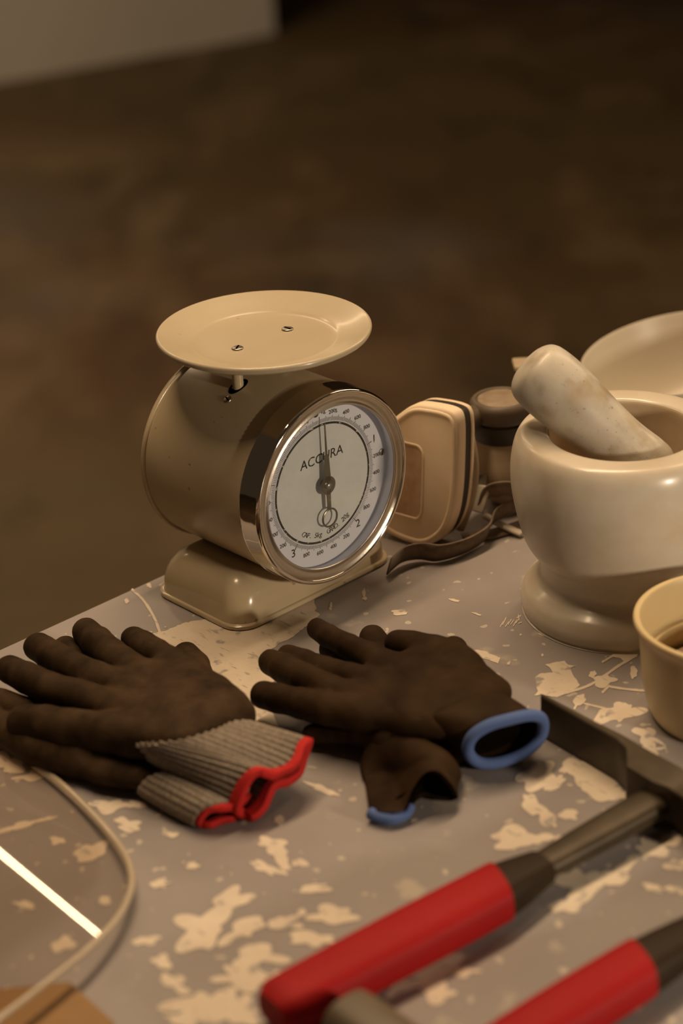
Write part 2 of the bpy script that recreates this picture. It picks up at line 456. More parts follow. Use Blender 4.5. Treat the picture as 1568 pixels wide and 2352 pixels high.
def stroke(pts, w):
    P = catmull([(x, y, 0) for x, y in pts], 8); L = []; R = []
    for i, p in enumerate(P):
        t = (P[min(i + 1, len(P) - 1)] - P[max(i - 1, 0)]).normalized(); nn = Vector((-t.y, t.x, 0)) * w / 2 * (1 + .15 * rng.uniform(-1, 1))
        L.append((p.x + nn.x, p.y + nn.y)); R.append((p.x - nn.x, p.y - nn.y))
    paint_lv[0] += 1; zz = .000255 + .00001 * (paint_lv[0] % 20); row = []
    for l, r in zip(L, R):
        a, b = at(*l), at(*r); a.z = b.z = zz
        row.append((bm.verts.new(tl(a)), bm.verts.new(tl(b))))
    for (a, b), (c, d) in zip(row, row[1:]): bm.faces.new((a, b, d, c))
paint_poly([(300, 1480), (352, 1455), (385, 1447), (420, 1432), (470, 1422), (560, 1440), (640, 1412), (721, 1375), (722, 1386), (727, 1398), (722, 1404), (735, 1412), (718, 1428), (690, 1450), (668, 1466), (640, 1478), (618, 1500), (600, 1520), (640, 1556), (600, 1590), (640, 1668), (560, 1668), (480, 1600), (400, 1560), (320, 1500)], 1.2)
stroke([(302, 1354), (328, 1378), (352, 1415), (366, 1450), (378, 1490)], 6)
blob(291, 1381, 5, 6); blob(342, 1345, 6, 5, 40); blob(340, 1455, 10, 3, -20)
blob(920, 1408, 20, 6, -4, .5); blob(1042, 1379, 12, 3, 12); blob(836, 1362, 4, 9); blob(837, 1375, 5, 4); blob(760, 1390, 2.5, 7); blob(758, 1398, 3, 4)
for k in range(8): stroke([(1148 + k * 6, 1436 + rng.uniform(-6, 6)), (1156 + k * 6, 1424 + rng.uniform(-6, 6))], 2)
stroke([(1186, 1420), (1196, 1414)], 2.5); stroke([(1190, 1412), (1192, 1426)], 2); blob(1262, 1458, 24, 8, 15, .6); blob(1195, 1458, 3, 2)
stroke([(1066, 1500), (1105, 1503), (1146, 1518)], 16); blob(1245, 1505, 3, 3); blob(1095, 1411, 12, 2, 20); blob(1168, 1524, 3, 5, 30); blob(1138, 1568, 5, 5)
paint_poly([(1228, 1558), (1240, 1548), (1268, 1546), (1262, 1534), (1250, 1528), (1272, 1522), (1296, 1518), (1304, 1528), (1322, 1530), (1310, 1535), (1318, 1556), (1332, 1574), (1310, 1590), (1278, 1603), (1240, 1596), (1226, 1598), (1234, 1588)], 1.0, 5)
stroke([(1300, 1592), (1345, 1578), (1378, 1560), (1420, 1530), (1462, 1506)], 6)
blob(1390, 1562, 26, 12, -12, .6); blob(1361, 1550, 9, 7, -50); stroke([(1400, 1575), (1382, 1592)], 5)
stroke([(1400, 1578), (1440, 1584), (1490, 1588)], 5); blob(1438, 1500, 26, 14, -15, .6); stroke([(1412, 1504), (1382, 1522)], 5); blob(1455, 1545, 9, 13)
blob(1330, 1608, 16, 11, -30, .4); stroke([(1328, 1612), (1318, 1630)], 5); stroke([(1340, 1616), (1390, 1628)], 4); blob(1405, 1640, 46, 20, -10, .8); blob(1430, 1632, 24, 16, -30, .8); blob(1490, 1690, 34, 14, 20, .9); blob(1500, 1722, 20, 14, 0, .8)
blob(1225, 1782, 48, 28, -20, .6); blob(1275, 1800, 24, 12, -30, .5); blob(1340, 1770, 44, 36, 10, .8); blob(1372, 1800, 50, 26, 0, .7); blob(1300, 1760, 20, 12, -50, .6); blob(1410, 1820, 30, 18, 10, .6)
blob(1222, 1850, 30, 17, 50, .3); blob(1256, 1880, 30, 15, 50, .35); blob(1308, 1872, 20, 13, 0, .4); blob(1172, 1930, 48, 24, -5, .6); blob(1235, 1928, 30, 14, 0, .6); blob(1290, 1930, 24, 12, -30, .5)
blob(1335, 2030, 46, 40, -10, .7); blob(1300, 2080, 36, 14, -10, .6); blob(1412, 2020, 36, 16, 10, .5); blob(1440, 1985, 32, 12, -40, .5); blob(1500, 1950, 42, 18, 10, .5); blob(1540, 1930, 34, 14, -20, .6); blob(1500, 2040, 24, 9, 25, .4); blob(1555, 1990, 22, 14, 0, .6); blob(1548, 2045, 26, 8, 10, .5)
blob(622, 1940, 34, 18, 15, .5); blob(645, 1970, 40, 12, 55, .4); blob(610, 1995, 34, 12, 20, .6); blob(690, 1985, 18, 8, 10, .6); blob(725, 2040, 34, 10, -10, .7); blob(692, 2096, 10, 9)
blob(520, 2075, 60, 26, -30, .7); blob(470, 2130, 55, 42, -20, .8); blob(560, 2140, 50, 20, -20, .7); blob(650, 2120, 36, 16, 0, .7); blob(760, 2105, 54, 20, -5, .6); blob(720, 2160, 50, 16, 0, .7); blob(600, 2195, 60, 22, -10, .8); blob(545, 2245, 50, 30, 0, .8); blob(640, 2245, 34, 16, 0, .6)
blob(480, 2300, 70, 34, -10, .9); blob(560, 2320, 40, 26, 10, .8); blob(400, 2260, 34, 16, 30, .7); blob(425, 2340, 60, 16, 0, .8); blob(335, 2160, 30, 10, -10, .6); blob(370, 2210, 20, 16, 50, .5)
blob(985, 2240, 66, 28, -20, .6); blob(1010, 2280, 40, 22, 0, .6); blob(920, 2265, 36, 14, -30, .6); blob(1060, 2230, 30, 10, 0, .7)
blob(745, 1815, 34, 8, 20, .6); blob(640, 1885, 12, 10); blob(250, 1850, 40, 14, -10, .8); blob(290, 1895, 30, 14, 10, .7); blob(310, 1850, 26, 8, 0, .6); blob(395, 1918, 14, 6); blob(370, 2030, 20, 10, 0, .7); blob(440, 1990, 14, 8, 0, .6)
blob(205, 1960, 38, 20, -20, .5); blob(130, 1930, 18, 8, 0, .6); blob(50, 1895, 60, 7, -14, .8); blob(80, 1780, 40, 10, -6, .8); blob(20, 1760, 34, 26, 0, .8); blob(150, 2170, 26, 16, -20, .6); blob(60, 2080, 24, 8, 10, .6); blob(240, 2070, 14, 10); blob(620, 1760, 20, 6, 0, .8); blob(950, 1885, 10, 4)
for k in range(46):
    blob(rng.uniform(330, 1540), rng.uniform(1380, 2330), rng.uniform(1.5, 4), rng.uniform(1.2, 3))
bmesh.ops.triangulate(bm, faces=bm.faces[:])
bm.normal_update()
for f in bm.faces:
    if f.normal.z < 0: f.normal_flip()
pl = add(bm, 'paint_splashes', M['cream_paint'], table, smooth=False); pl['kind'] = 'stuff'; pl['label'] = 'cream paint splashes dried on the grey top'

# ------------------------------------------------------------------ kitchen scale (local: x along dial, -y to the front, z up)
scale = thing('kitchen_scale', 'cream enamelled kitchen scale with round dial, chrome bezel and dish on top', 'kitchen scale', SO, YAW)
HB = 0.1034
X1, Y1, Z1 = Vector((1, 0, 0)), Vector((0, 1, 0)), Vector((0, 0, 1))
def drum_lathe(prof, seg=128, bm=None):     # profile (radius, distance towards the front)
    return lathe(prof, seg, (0, 0, HB), (1, 0, 0), (0, 0, 1), (0, -1, 0), bm)
# base
def base_ring(ins, z, hx=.0858, y0=-.0473, y1=.0620, r=.020):
    hy = (y1 - y0) / 2; cy = (y0 + y1) / 2
    return [(x, y + cy, z) for x, y in rrect(hx - ins, hy - ins, max(r - ins * .3, .006), 10)]
prof = [(.0015, .0002), (0, .0012), (0, .0038), (.0009, .0046), (.0022, .0048), (.0026, .0062), (.0032, .014), (.0048, .021), (.0080, .028), (.013, .0345), (.020, .039), (.029, .0415), (.040, .0422)]
rings = [base_ring(i, z) for i, z in prof]
bm = rings_bm(rings, True, True, True); fixn(bm)
add(bm, 'base', M['enamel'], scale); autosmooth(scale.children[-1], 50)
# drum
bm = drum_lathe([(0, -.0655), (.060, -.0655), (.0765, -.0655), (.0775, -.064), (.0775, -.063), (.0775, .050), (.0765, .052)])
drum = autosmooth(add(bm, 'drum_body', M['enamel'], scale), 40)
bm = drum_lathe([(.0778 + .0022 * math.cos(a), -.0655 + .0022 * math.sin(a)) for a in [2 * math.pi * k / 16 for k in range(17)]])
bmesh.ops.remove_doubles(bm, verts=bm.verts[:], dist=1e-6); add(fixn(bm), 'rear_rim', M['enamel'], drum)
# chrome bezel band, rolled edge and the brushed ring inside it
bm = drum_lathe(smooth_profile([(.0772, .0505), (.0790, .0505), (.0790, .0512), (.0788, .055), (.0786, .064), (.0786, .0672), (.0785, .0690), (.0775, .0706), (.0760, .0710), (.0748, .0706), (.0745, .0695)], 5))
bez = autosmooth(add(bm, 'bezel', M['chrome'], scale), 45); bez['label'] = 'chrome bezel ring'
bm = drum_lathe(smooth_profile([(.0748, .0700), (.0720, .0686), (.0690, .0684), (.0668, .0692), (.0660, .0692), (.0656, .0686)], 4))
add(bm, 'inner_ring', M['brushed'], bez)
bm = drum_lathe([(.0656, .0688), (.0660, .0660), (.0690, .0590), (.0690, .0574)])
add(bm, 'inner_wall', M['dial_rim'], bez)
# dial
bm = drum_lathe([(0, .0560), (.0740, .0560), (.0740, .0576), (.0500, .0576), (.0500, .0577), (.0, .0577)])
for f in bm.faces:
    r = Vector((f.calc_center_median().x, f.calc_center_median().z - HB)).length
    f.material_index = 1 if r < .0495 else 0
dial = add(bm, 'dial', [M['dial_rim'], M['dial_mid']], scale, smooth=False); dial['label'] = 'white and grey dial face'
def dialp(r, ang, d=.0578):                  # clockwise angle from the top, seen from the front
    return Vector((r * math.sin(ang), -d, HB + r * math.cos(ang)))
def facing(p): return Matrix.Translation(p) @ Matrix.Rotation(math.pi / 2, 4, 'X')
bm = drum_lathe([(.0478, .0577), (.0478, .0579), (.0495, .0579), (.0495, .0577)])
for k in range(250):
    a = 2 * math.pi * k / 250
    ln = .0054 if k % 50 == 0 else (.0046 if k % 25 == 0 else (.0042 if k % 5 == 0 else .0030)); w = .00055 if k % 50 == 0 else .00030
    p = dialp(.0504 + ln / 2, a); u = Vector((math.sin(a), 0, math.cos(a))); v = Vector((math.cos(a), 0, -math.sin(a)))
    box(bm, p, (w, .0001, ln), v, (0, 1, 0), u)
for kg in range(5):
    for g in range(0, 1000, 200):
        a = 2 * math.pi * (kg * 1000 + g) / 5000
        if g == 0:
            if kg == 0:
                text_bm(bm, '5', .0125, facing(dialp(.0605, -.045))); text_bm(bm, 'kg', .0050, facing(dialp(.0592, .075)))
            else: text_bm(bm, str(kg), .0095, facing(dialp(.0588, a)))
        else:
            s = '200g' if (kg == 0 and g == 200) else str(g)
            text_bm(bm, s, .0046, facing(dialp(.0578, a)))
add(bm, 'dial_markings', M['ink'], dial, smooth=False)
bm = bmesh.new()
text_bm(bm, 'ACCURA', .0108, facing(dialp(.0215, 0)) @ Matrix.Diagonal((1.02, 1, 1, 1)), shear=.12)
add(bm, 'brand_lettering', M['ink'], dial, smooth=False)
bm = bmesh.new()
cap = 'CAP. 5kg  GRAD. 20g'
for i, ch in enumerate(cap):
    if ch == ' ': continue
    a = math.pi + (.61 - 1.22 * (i + .5) / len(cap))
    text_bm(bm, ch, .0060, Matrix.Translation(dialp(.0425, a)) @ Matrix.Rotation(math.pi / 2, 4, 'X') @ Matrix.Rotation(-(a - math.pi), 4, 'Z'), shear=.12)
add(bm, 'capacity_lettering', M['ink'], dial, smooth=False)
# dial screw
def screw(parent, o, n, r=.0022, h=.0011, rot=.5):
    n = Vector(n).normalized(); e1 = n.orthogonal(); e2 = n.cross(e1)
    bm = lathe([(r, -.0003), (r, h * .55), (r * .8, h * .9), (r * .3, h), (0, h)], 20, o, e1, e2, n)
    c, s = math.cos(rot), math.sin(rot)
    sc_ = add(bm, 'screw', M['steel'], parent)
    bm = bmesh.new(); box(bm, Vector(o) + n * (h * .98), (r * 1.5, r * .32, h * .25), e1 * c + e2 * s, e2 * c - e1 * s, n)
    add(bm, 'slot', M['black'], sc_, smooth=False)
screw(dial, dialp(.0638, math.radians(86), .0577), (0, -1, 0), .0021, .001)
# pointer
def plate(bm, pts, y0, y1):
    a = [bm.verts.new((x, -y0, HB + z)) for x, z in pts]; b = [bm.verts.new((x, -y1, HB + z)) for x, z in pts]
    bm.faces.new(a); bm.faces.new(list(reversed(b))); n = len(pts)
    for i in range(n): bm.faces.new((a[i], b[i], b[(i + 1) % n], a[(i + 1) % n]))
bm = bmesh.new()
plate(bm, [(-.0032, .003), (-.0022, .0255), (-.0009, .0262), (-.0005, .0515), (.0005, .0515), (.0009, .0262), (.0022, .0255), (.0032, .003)], .0632, .0638)
plate(bm, [(-.0022, -.004), (-.0018, -.0205), (.0018, -.0205), (.0022, -.004)], .0632, .0638)
tube([Vector((.0074 * math.cos(a), -.0635, HB - .0276 + .0074 * math.sin(a))) for a in [2 * math.pi * k / 48 for k in range(48)]], .0008, 8, True, bm)
drum_lathe([(.0075, .0632), (.0075, .0638), (0, .0638)], 32, bm)
fixn(bm); ptr = add(bm, 'pointer', M['needle'], scale, smooth=False)
bm = drum_lathe([(.0028, .0578), (.0028, .0650), (.0018, .0658), (0, .0660)], 24); add(bm, 'hub', M['steel'], ptr)
bm = drum_lathe([(0, .0688), (.0658, .0688)], 96); add(bm, 'lens', M['lens'], scale)
# black patches on the drum painted as the shade inside the post slots; posts, dish
def on_drum(x, y, lift=.0002):
    r = .0775 + lift; return Vector((x, y, HB + math.sqrt(max(r * r - x * x, 0))))
PX = .0262
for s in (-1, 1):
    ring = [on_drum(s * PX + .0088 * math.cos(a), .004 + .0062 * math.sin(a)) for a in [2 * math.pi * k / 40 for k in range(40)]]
    bm = bmesh.new(); bm.faces.new([bm.verts.new(p) for p in ring]); add(fixn(bm), 'slot_shade_patch', M['black'], drum, smooth=False)
    bm = lathe([(.0044, .165), (.0044, .2052)], 24, (s * PX, .004, 0)); add(bm, 'post', M['enamel'], scale)
PZ = .2173
prof = smooth_profile([(0, -.0098), (.030, -.0098), (.048, -.0096), (.0545, -.0090), (.0575, -.0078), (.064, -.0058), (.074, -.0022), (.0795, -.0003), (.0812, .0002), (.0825, -.0008), (.0828, -.0025), (.0822, -.0042), (.0808, -.0054), (.074, -.0085), (.060, -.0115), (.045, -.0125), (.02, -.0126), (0, -.0126)], 4)
bm = lathe(prof, 144, (0, 0, PZ)); pan = add(bm, 'weighing_dish', M['pan_enamel'], scale)
for s in (-1, 1): screw(pan, (s * PX * .98, .002, PZ - .0098), (0, 0, 1), .0033, .0014, .3 + s * .5)
n = on_drum(-.0395, .0015, 0); screw(drum, n, (n.x, 0, n.z - HB), .0026, .0012)

# ------------------------------------------------------------------ mortar and pestle
MO = Vector((.2126, 1.4184, 0))
mortar = thing('mortar', 'large cream marble mortar on a round foot, pestle leaning inside it', 'mortar', MO)
prof = smooth_profile([(0, 0), (.0700, 0), (.0745, .0015), (.0768, .006), (.0770, .013), (.0745, .020), (.0690, .0245), (.0635, .0285), (.0612, .034), (.0618, .041), (.0640, .0485), (.0690, .0545), (.0745, .0645), (.0795, .083), (.0832, .104), (.0838, .122), (.0818, .137), (.0785, .146), (.0740, .1502), (.0650, .1508), (.0580, .1502), (.0556, .1485)], 5)
add(lathe(prof, 128), 'bowl', M['marble'], mortar)
prof = smooth_profile([(.0556, .1485), (.0545, .145), (.0535, .13), (.0500, .105), (.0420, .082), (.0270, .068), (0, .064)], 5)
add(lathe(prof, 96), 'hollow', M['marble_in'], mortar)
# pestle: lies over the left rim with its foot inside the bowl
pA = at(1288, 903, .1800); pB = at(1420, 1019, .1430)
dr = (pB - pA).normalized()
pm = thing('pestle', 'thick marble pestle with grey and brown specks leaning out of the mortar', 'pestle', pA)
L0 = (at(1262, 862, pA.z + .012) - pA).length
e1 = dr.orthogonal().normalized(); e2 = dr.cross(e1)
prof = smooth_profile([(0, -.0365), (.0120, -.0350), (.0205, -.0310), (.0245, -.0255), (.0260, -.018), (.0266, -.006), (.0260, .008), (.0246, .022), (.0230, .038), (.0222, .054), (.0225, .066), (.0235, .078), (.0225, .090), (.0150, .099), (0, .102)], 5)
add(lathe(prof, 64, (0, 0, 0), e1, e2, dr), 'shaft', M['pestle'], pm)

# ------------------------------------------------------------------ big bowl behind
bc = at(1566, 806, .098)
bowl = thing('mixing_bowl', 'wide pale cream bowl tilted at the table edge behind the mortar', 'bowl', (bc.x, bc.y, 0))
RBW = 233 / (FPX / (bc - EYE).dot(FW))
prof = smooth_profile([(0, .012), (.45, .012), (.62, .0145), (.80, .032), (.93, .056), (.985, .074), (1.0, .077), (1.012, .0755), (1.0, .068), (.93, .048), (.80, .022), (.62, .004), (.45, 0), (0, 0)], 5)
bm = lathe([(p[0] * RBW, p[1] - .077) for p in prof], 128)
bm.transform(Matrix.Translation((0, 0, bc.z)) @ Matrix.Rotation(-.16, 4, 'Y'))
add(bm, 'dish', M['bowl'], bowl)
zmin = None
# low foot the dish rests on
bm = lathe(smooth_profile([(.040, 0), (.046, 0), (.047, .002), (.036, .014), (.030, .030), (.020, .032), (0, .032)], 4), 64); add(bm, 'foot', M['bowl'], bowl)

# ------------------------------------------------------------------ plastic tub on the right
tub = thing('plastic_tub', 'pale yellow plastic tub with thick rim standing in front of the mortar', 'tub', (.2635, 1.2549, 0))
prof = smooth_profile([(0, 0), (.046, 0), (.0500, .0015), (.0535, .006), (.0565, .016), (.0590, .032), (.0605, .050), (.0618, .066), (.0640, .0725), (.0658, .0755), (.0652, .0782), (.0632, .0786), (.0610, .0770), (.0590, .066), (.0575, .052), (.0565, .048), (.0530, .0475), (.0515, .046), (.0510, .036), (.0500, .022), (0, .021)], 4)
add(lathe(prof, 96), 'shell', M['tub'], tub)
add(lathe([(.0498, .030), (.045, .0325), (.03, .031), (0, .0305)], 64), 'residue', M['residue'], tub)

# ------------------------------------------------------------------ work gloves
def V(x, y, z): return at(x, y, z)
FAT = 1.10
def chain(*pts): return [(tuple(at(x, y, z)), r * FAT) for x, y, z, r in pts]
def loop3(T, B): return [at(*p) for p in T] + [at(*p) for p in reversed(B)]
def loft_bm(ring_a, ring_b, n=220, m=14, ribs=0, rib_amp=0.0, off=Vector((0, 0, 0)), bulge=0.0, t0=0.0, t1=1.0, grow=0.0, bm=None):
    A = resample(catmull(ring_a, 8, True), n); B = resample(catmull(ring_b, 8, True), n)
    # line the rings up by their first points, keep them as given
    rings = []
    for k in range(m + 1):
        t = t0 + (t1 - t0) * k / m
        e = t * t * (3 - 2 * t) * .5 + t * .5
        R = A * (1 - e) + B * e
        c = R.mean(0)
        tang = np.roll(R, -1, 0) - np.roll(R, 1, 0); tang /= np.linalg.norm(tang, axis=1)[:, None] + 1e-9
        dirv = (B.mean(0) - A.mean(0)); dirv /= np.linalg.norm(dirv)
        nrm = np.cross(tang, dirv); nrm /= np.linalg.norm(nrm, axis=1)[:, None] + 1e-9
        if ((R - c) * nrm).sum() < 0: nrm = -nrm
        w = np.sin(2 * np.pi * ribs * np.arange(n) / n)[:, None] * rib_amp if ribs else 0
        R = R + nrm * (w + bulge * math.sin(math.pi * t) + grow)
        R[:, 2] = np.maximum(R[:, 2], .0012)
        rings.append([Vector(p) - off for p in R])
    return rings_bm(rings, True, False, False, bm), rings

def solid(o, t, offset=-1):
    md = o.modifiers.new('thickness', 'SOLIDIFY'); md.thickness = t; md.offset = offset; return o

# --- pair with grey knit cuffs and red hems: glove on top
off = at(420, 1640, 0)
g = thing('work_glove', 'dark coated glove with grey knit cuff and red hem, upper one of its pair', 'glove', off, 0, 'work gloves')
zt = .034
fingers = [
    chain((22, 1538, .026, .0098), (60, 1556, .030, .0104), (110, 1580, .034, .0108), (200, 1606, .036, .0112), (290, 1628, .036, .011)),
    chain((88, 1486, .027, .0098), (120, 1506, .032, .0108), (160, 1530, .034, .0108), (215, 1556, .036, .0112), (300, 1590, .036, .011)),
    chain((198, 1452, .026, .0100), (222, 1474, .031, .0106), (255, 1502, .034, .0108), (300, 1536, .036, .0108), (350, 1570, .036, .011)),
    chain((307, 1468, .028, .0088), (330, 1482, .032, .0094), (362, 1502, .035, .0098), (410, 1530, .036, .010), (430, 1550, .036, .010)),
    chain((58, 1660, .024, .0122), (105, 1664, .027, .0126), (160, 1672, .030, .0126), (250, 1684, .033, .0128), (330, 1690, .034, .014)),
]
palm = [chain((290, 1630, .034, .0165), (400, 1640, .034, .021), (470, 1660, .033, .022)), chain((320, 1570, .034, .0165), (420, 1600, .034, .020), (480, 1640, .033, .022)),
        chain((400, 1545, .034, .016), (470, 1600, .034, .019), (510, 1650, .032, .020)), chain((320, 1685, .033, .018), (400, 1690, .034, .021), (450, 1690, .033, .020))]
bm = glove_bm(fingers, palm, .010, .007, seed=3, offset=off, palm_fl=.70)
hand = add(bm, 'coated_hand', M['rubber'], g)
ringW = loop3([(300, 1716, .030), (320, 1712, .040), (360, 1708, .047), (410, 1700, .050), (460, 1686, .050), (505, 1670, .047), (540, 1652, .040), (556, 1650, .031)],
              [(302, 1724, .020), (322, 1730, .018), (360, 1730, .017), (410, 1728, .017), (460, 1716, .017), (505, 1700, .018), (540, 1672, .019), (555, 1655, .023)])
ringH = loop3([(547, 1858, .016), (572, 1798, .034), (604, 1770, .040), (640, 1776, .033), (672, 1766, .033), (690, 1745, .036), (698, 1716, .040), (714, 1700, .040)],
              [(553, 1874, .007), (582, 1884, .004), (612, 1858, .009), (634, 1812, .018), (664, 1802, .016), (692, 1780, .014), (704, 1745, .022), (716, 1710, .033)])
bm, rr = loft_bm(ringW, ringH, 340, 26, 38, .0009, off, .001, 0, .89)
cuff = solid(add(fixn(bm), 'knit_cuff', M['knit'], g), .0022); cuff['label'] = 'grey ribbed knit cuff'
bm, rr = loft_bm(ringW, ringH, 340, 5, 0, 0, off, 0, .875, 1.0, .0014)
hem = solid(add(fixn(bm), 'hem', M['red_knit'], g), .0065); hem['label'] = 'red hem'

# --- the glove under it
off = at(360, 1720, 0)
g = thing('work_glove', 'dark coated glove with grey knit cuff and red hem, lower one, under its twin', 'glove', off, 0, 'work gloves')
fingers = [
    chain((-45, 1600, .011, .0098), (0, 1618, .012, .0102), (70, 1640, .013, .0106), (180, 1660, .013, .011)),
    chain((150, 1492, .010, .0095), (180, 1520, .011, .0100), (220, 1560, .012, .0104), (290, 1620, .012, .011)),
    chain((205, 1482, .009, .0088), (240, 1515, .010, .0096), (300, 1580, .012, .0104), (340, 1640, .012, .011)),
    chain((-40, 1650, .011, .0105), (10, 1676, .011, .0110), (80, 1720, .012, .0112), (180, 1740, .013, .012)),
    chain((428, 1506, .011, .0098), (448, 1530, .011, .0104), (462, 1570, .011, .011), (450, 1630, .012, .012)),
]
palm = [chain((200, 1680, .012, .016), (300, 1700, .012, .018), (400, 1730, .012, .016)), chain((250, 1640, .012, .016), (340, 1660, .012, .018), (430, 1690, .012, .016)),
        chain((150, 1730, .012, .014), (250, 1760, .012, .016), (350, 1780, .012, .014))]
bm = glove_bm(fingers, palm, .010, .007, seed=9, offset=off, palm_fl=.62)
add(bm, 'coated_hand', M['rubber'], g)
ringW = loop3([(322, 1812, .010), (340, 1790, .018), (380, 1775, .022), (420, 1760, .022), (460, 1745, .020), (490, 1735, .012)],
              [(326, 1818, .004), (344, 1812, .002), (380, 1800, .002), (420, 1790, .002), (460, 1770, .002), (488, 1745, .006)])
ringH = loop3([(460, 1886, .009), (476, 1866, .016), (505, 1856, .019), (540, 1850, .017), (575, 1830, .014), (605, 1800, .010)],
              [(464, 1898, .003), (484, 1902, .002), (510, 1892, .002), (545, 1882, .002), (578, 1850, .002), (604, 1808, .005)])
bm, rr = loft_bm(ringW, ringH, 300, 20, 30, .0008, off, .001, 0, .90)
cuff = solid(add(fixn(bm), 'knit_cuff', M['knit'], g), .002); cuff['label'] = 'grey ribbed knit cuff'
bm, rr = loft_bm(ringW, ringH, 300, 4, 0, 0, off, 0, .885, 1.0, .0012)
hem = solid(add(fixn(bm), 'hem', M['red_knit'], g), .005); hem['label'] = 'red hem'

# --- pair with blue hems: glove on top
off = at(960, 1600, 0)
g = thing('work_glove', 'brown coated glove with round open blue hem, upper one of its pair', 'glove', off, 0, 'work gloves')
fingers = [
    chain((606, 1596, .022, .0094), (640, 1604, .025, .0100), (690, 1616, .029, .0104), (750, 1628, .032, .0106), (830, 1640, .034, .0108)),
    chain((622, 1520, .022, .0088), (650, 1534, .026, .0096), (700, 1560, .031, .0100), (760, 1588, .034, .0104), (840, 1608, .035, .0105)),
    chain((662, 1508, .020, .0084), (700, 1522, .024, .0090), (745, 1540, .029, .0094), (800, 1556, .033, .0098), (860, 1580, .035, .0105)),
    chain((728, 1444, .024, .0074), (755, 1460, .030, .0078), (800, 1484, .034, .0082), (850, 1506, .036, .0092), (900, 1540, .036, .0105)),
    chain((914, 1478, .030, .0092), (950, 1482, .033, .0094), (1000, 1492, .035, .0096), (1040, 1498, .035, .0094), (1058, 1530, .034, .013)),
]
palm = [chain((840, 1630, .033, .0145), (940, 1640, .034, .0175), (1040, 1652, .031, .0185)), chain((860, 1590, .034, .0145), (960, 1600, .034, .0175), (1060, 1625, .031, .0185)),
        chain((890, 1545, .034, .0145), (980, 1560, .034, .017), (1090, 1610, .031, .018)), chain((960, 1520, .034, .013), (1040, 1530, .033, .0155), (1110, 1590, .031, .017))]
bm = glove_bm(fingers, palm, .010, .007, seed=21, offset=off, palm_fl=.68)
ringW = [at(*p) for p in [(992, 1690, .022), (985, 1662, .036), (1010, 1636, .045), (1060, 1610, .047), (1105, 1592, .045), (1138, 1584, .038), (1150, 1596, .026), (1140, 1624, .016), (1110, 1655, .012), (1075, 1680, .010), (1040, 1700, .010), (1010, 1704, .013)]]
ringH = [at(*p) for p in [(1074, 1724, .022), (1084, 1692, .034), (1120, 1667, .041), (1170, 1652, .043), (1215, 1643, .042), (1240, 1648, .036), (1247, 1667, .026), (1239, 1695, .016), (1210, 1724, .009), (1170, 1744, .0055), (1125, 1754, .006), (1092, 1748, .011)]]
bm2, rr = loft_bm(ringW, ringH, 160, 16, 0, 0, off, .0015)
# give the wrist a wall: outer skin and an inner skin
inn, r2 = loft_bm(ringW, ringH, 160, 16, 0, 0, off, .0015, 0, 1, -.0022, bm2)
fixn(bm2)
me = bpy.data.meshes.new('t'); bm2.to_mesh(me); bm2.free(); bm3 = bmesh.new(); bm3.from_mesh(me); bpy.data.meshes.remove(me)
add(bm, 'coated_hand', M['rubber_plain'], g)
add(bm3, 'wrist', M['rubber_plain'], g)
path = resample(catmull([p - off for p in ringH], 8, True), 90)
h_ = add(tube([Vector(p) for p in path], .0042, 14, True), 'hem', M['blue_knit'], g); h_['label'] = 'blue hem'
# black sheet added across the wrist, standing in for the shade inside
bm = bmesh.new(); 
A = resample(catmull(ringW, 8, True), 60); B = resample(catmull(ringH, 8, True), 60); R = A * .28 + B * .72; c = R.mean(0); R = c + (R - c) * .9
bm.faces.new([bm.verts.new(Vector(p) - off) for p in R]); add(bm, 'opening_shade', M['black'], g, smooth=False)

# --- the glove under it, its cuff rumpled
off = at(940, 1720, 0)
g = thing('work_glove', 'brown coated glove with rumpled cuff and flattened blue hem, lower one, under its twin', 'glove', off, 0, 'work gloves')
fingers = [
    chain((716, 1686, .011, .0066), (765, 1684, .014, .0072), (825, 1686, .018, .0078), (885, 1696, .020, .009), (940, 1710, .015, .011)),
    chain((856, 1466, .012, .0096), (876, 1494, .012, .0100), (900, 1540, .012, .0104), (930, 1600, .012, .011)),
    chain((760, 1490, .010, .0088), (800, 1520, .010, .0094), (850, 1570, .011, .010), (900, 1630, .012, .011)),
    chain((690, 1560, .009, .0086), (740, 1580, .010, .0092), (810, 1610, .011, .010), (880, 1650, .012, .011)),
    chain((1043, 1491, .024, .0088), (1050, 1520, .020, .0100), (1030, 1580, .013, .011), (1000, 1630, .012, .012)),
]
palm = [chain((880, 1660, .011, .015), (940, 1690, .011, .017), (980, 1720, .011, .016)), chain((900, 1620, .011, .015), (980, 1660, .011, .017), (1020, 1710, .011, .016)),
        chain((940, 1590, .011, .014), (1020, 1630, .011, .016), (1060, 1690, .011, .015))]
bm = glove_bm(fingers, palm, .010, .007, seed=33, offset=off, palm_fl=.62)
add(bm, 'coated_hand', M['rubber_plain'], g)
ringW = loop3([(834, 1735, .008), (846, 1702, .020), (880, 1686, .026), (930, 1690, .028), (980, 1702, .027), (1020, 1722, .025), (1046, 1752, .016)],
              [(838, 1742, .003), (862, 1740, .002), (890, 1735, .002), (930, 1735, .002), (980, 1745, .002), (1020, 1765, .002), (1044, 1765, .006)])
ringH = loop3([(849, 1866, .007), (868, 1864, .010), (900, 1866, .011), (928, 1858, .012), (948, 1812, .022), (975, 1776, .031), (1006, 1772, .032), (1036, 1800, .022), (1050, 1826, .010)],
              [(851, 1873, .003), (870, 1882, .002), (900, 1886, .002), (930, 1876, .003), (950, 1846, .004), (972, 1832, .003), (1006, 1838, .002), (1034, 1840, .002), (1050, 1834, .005)])
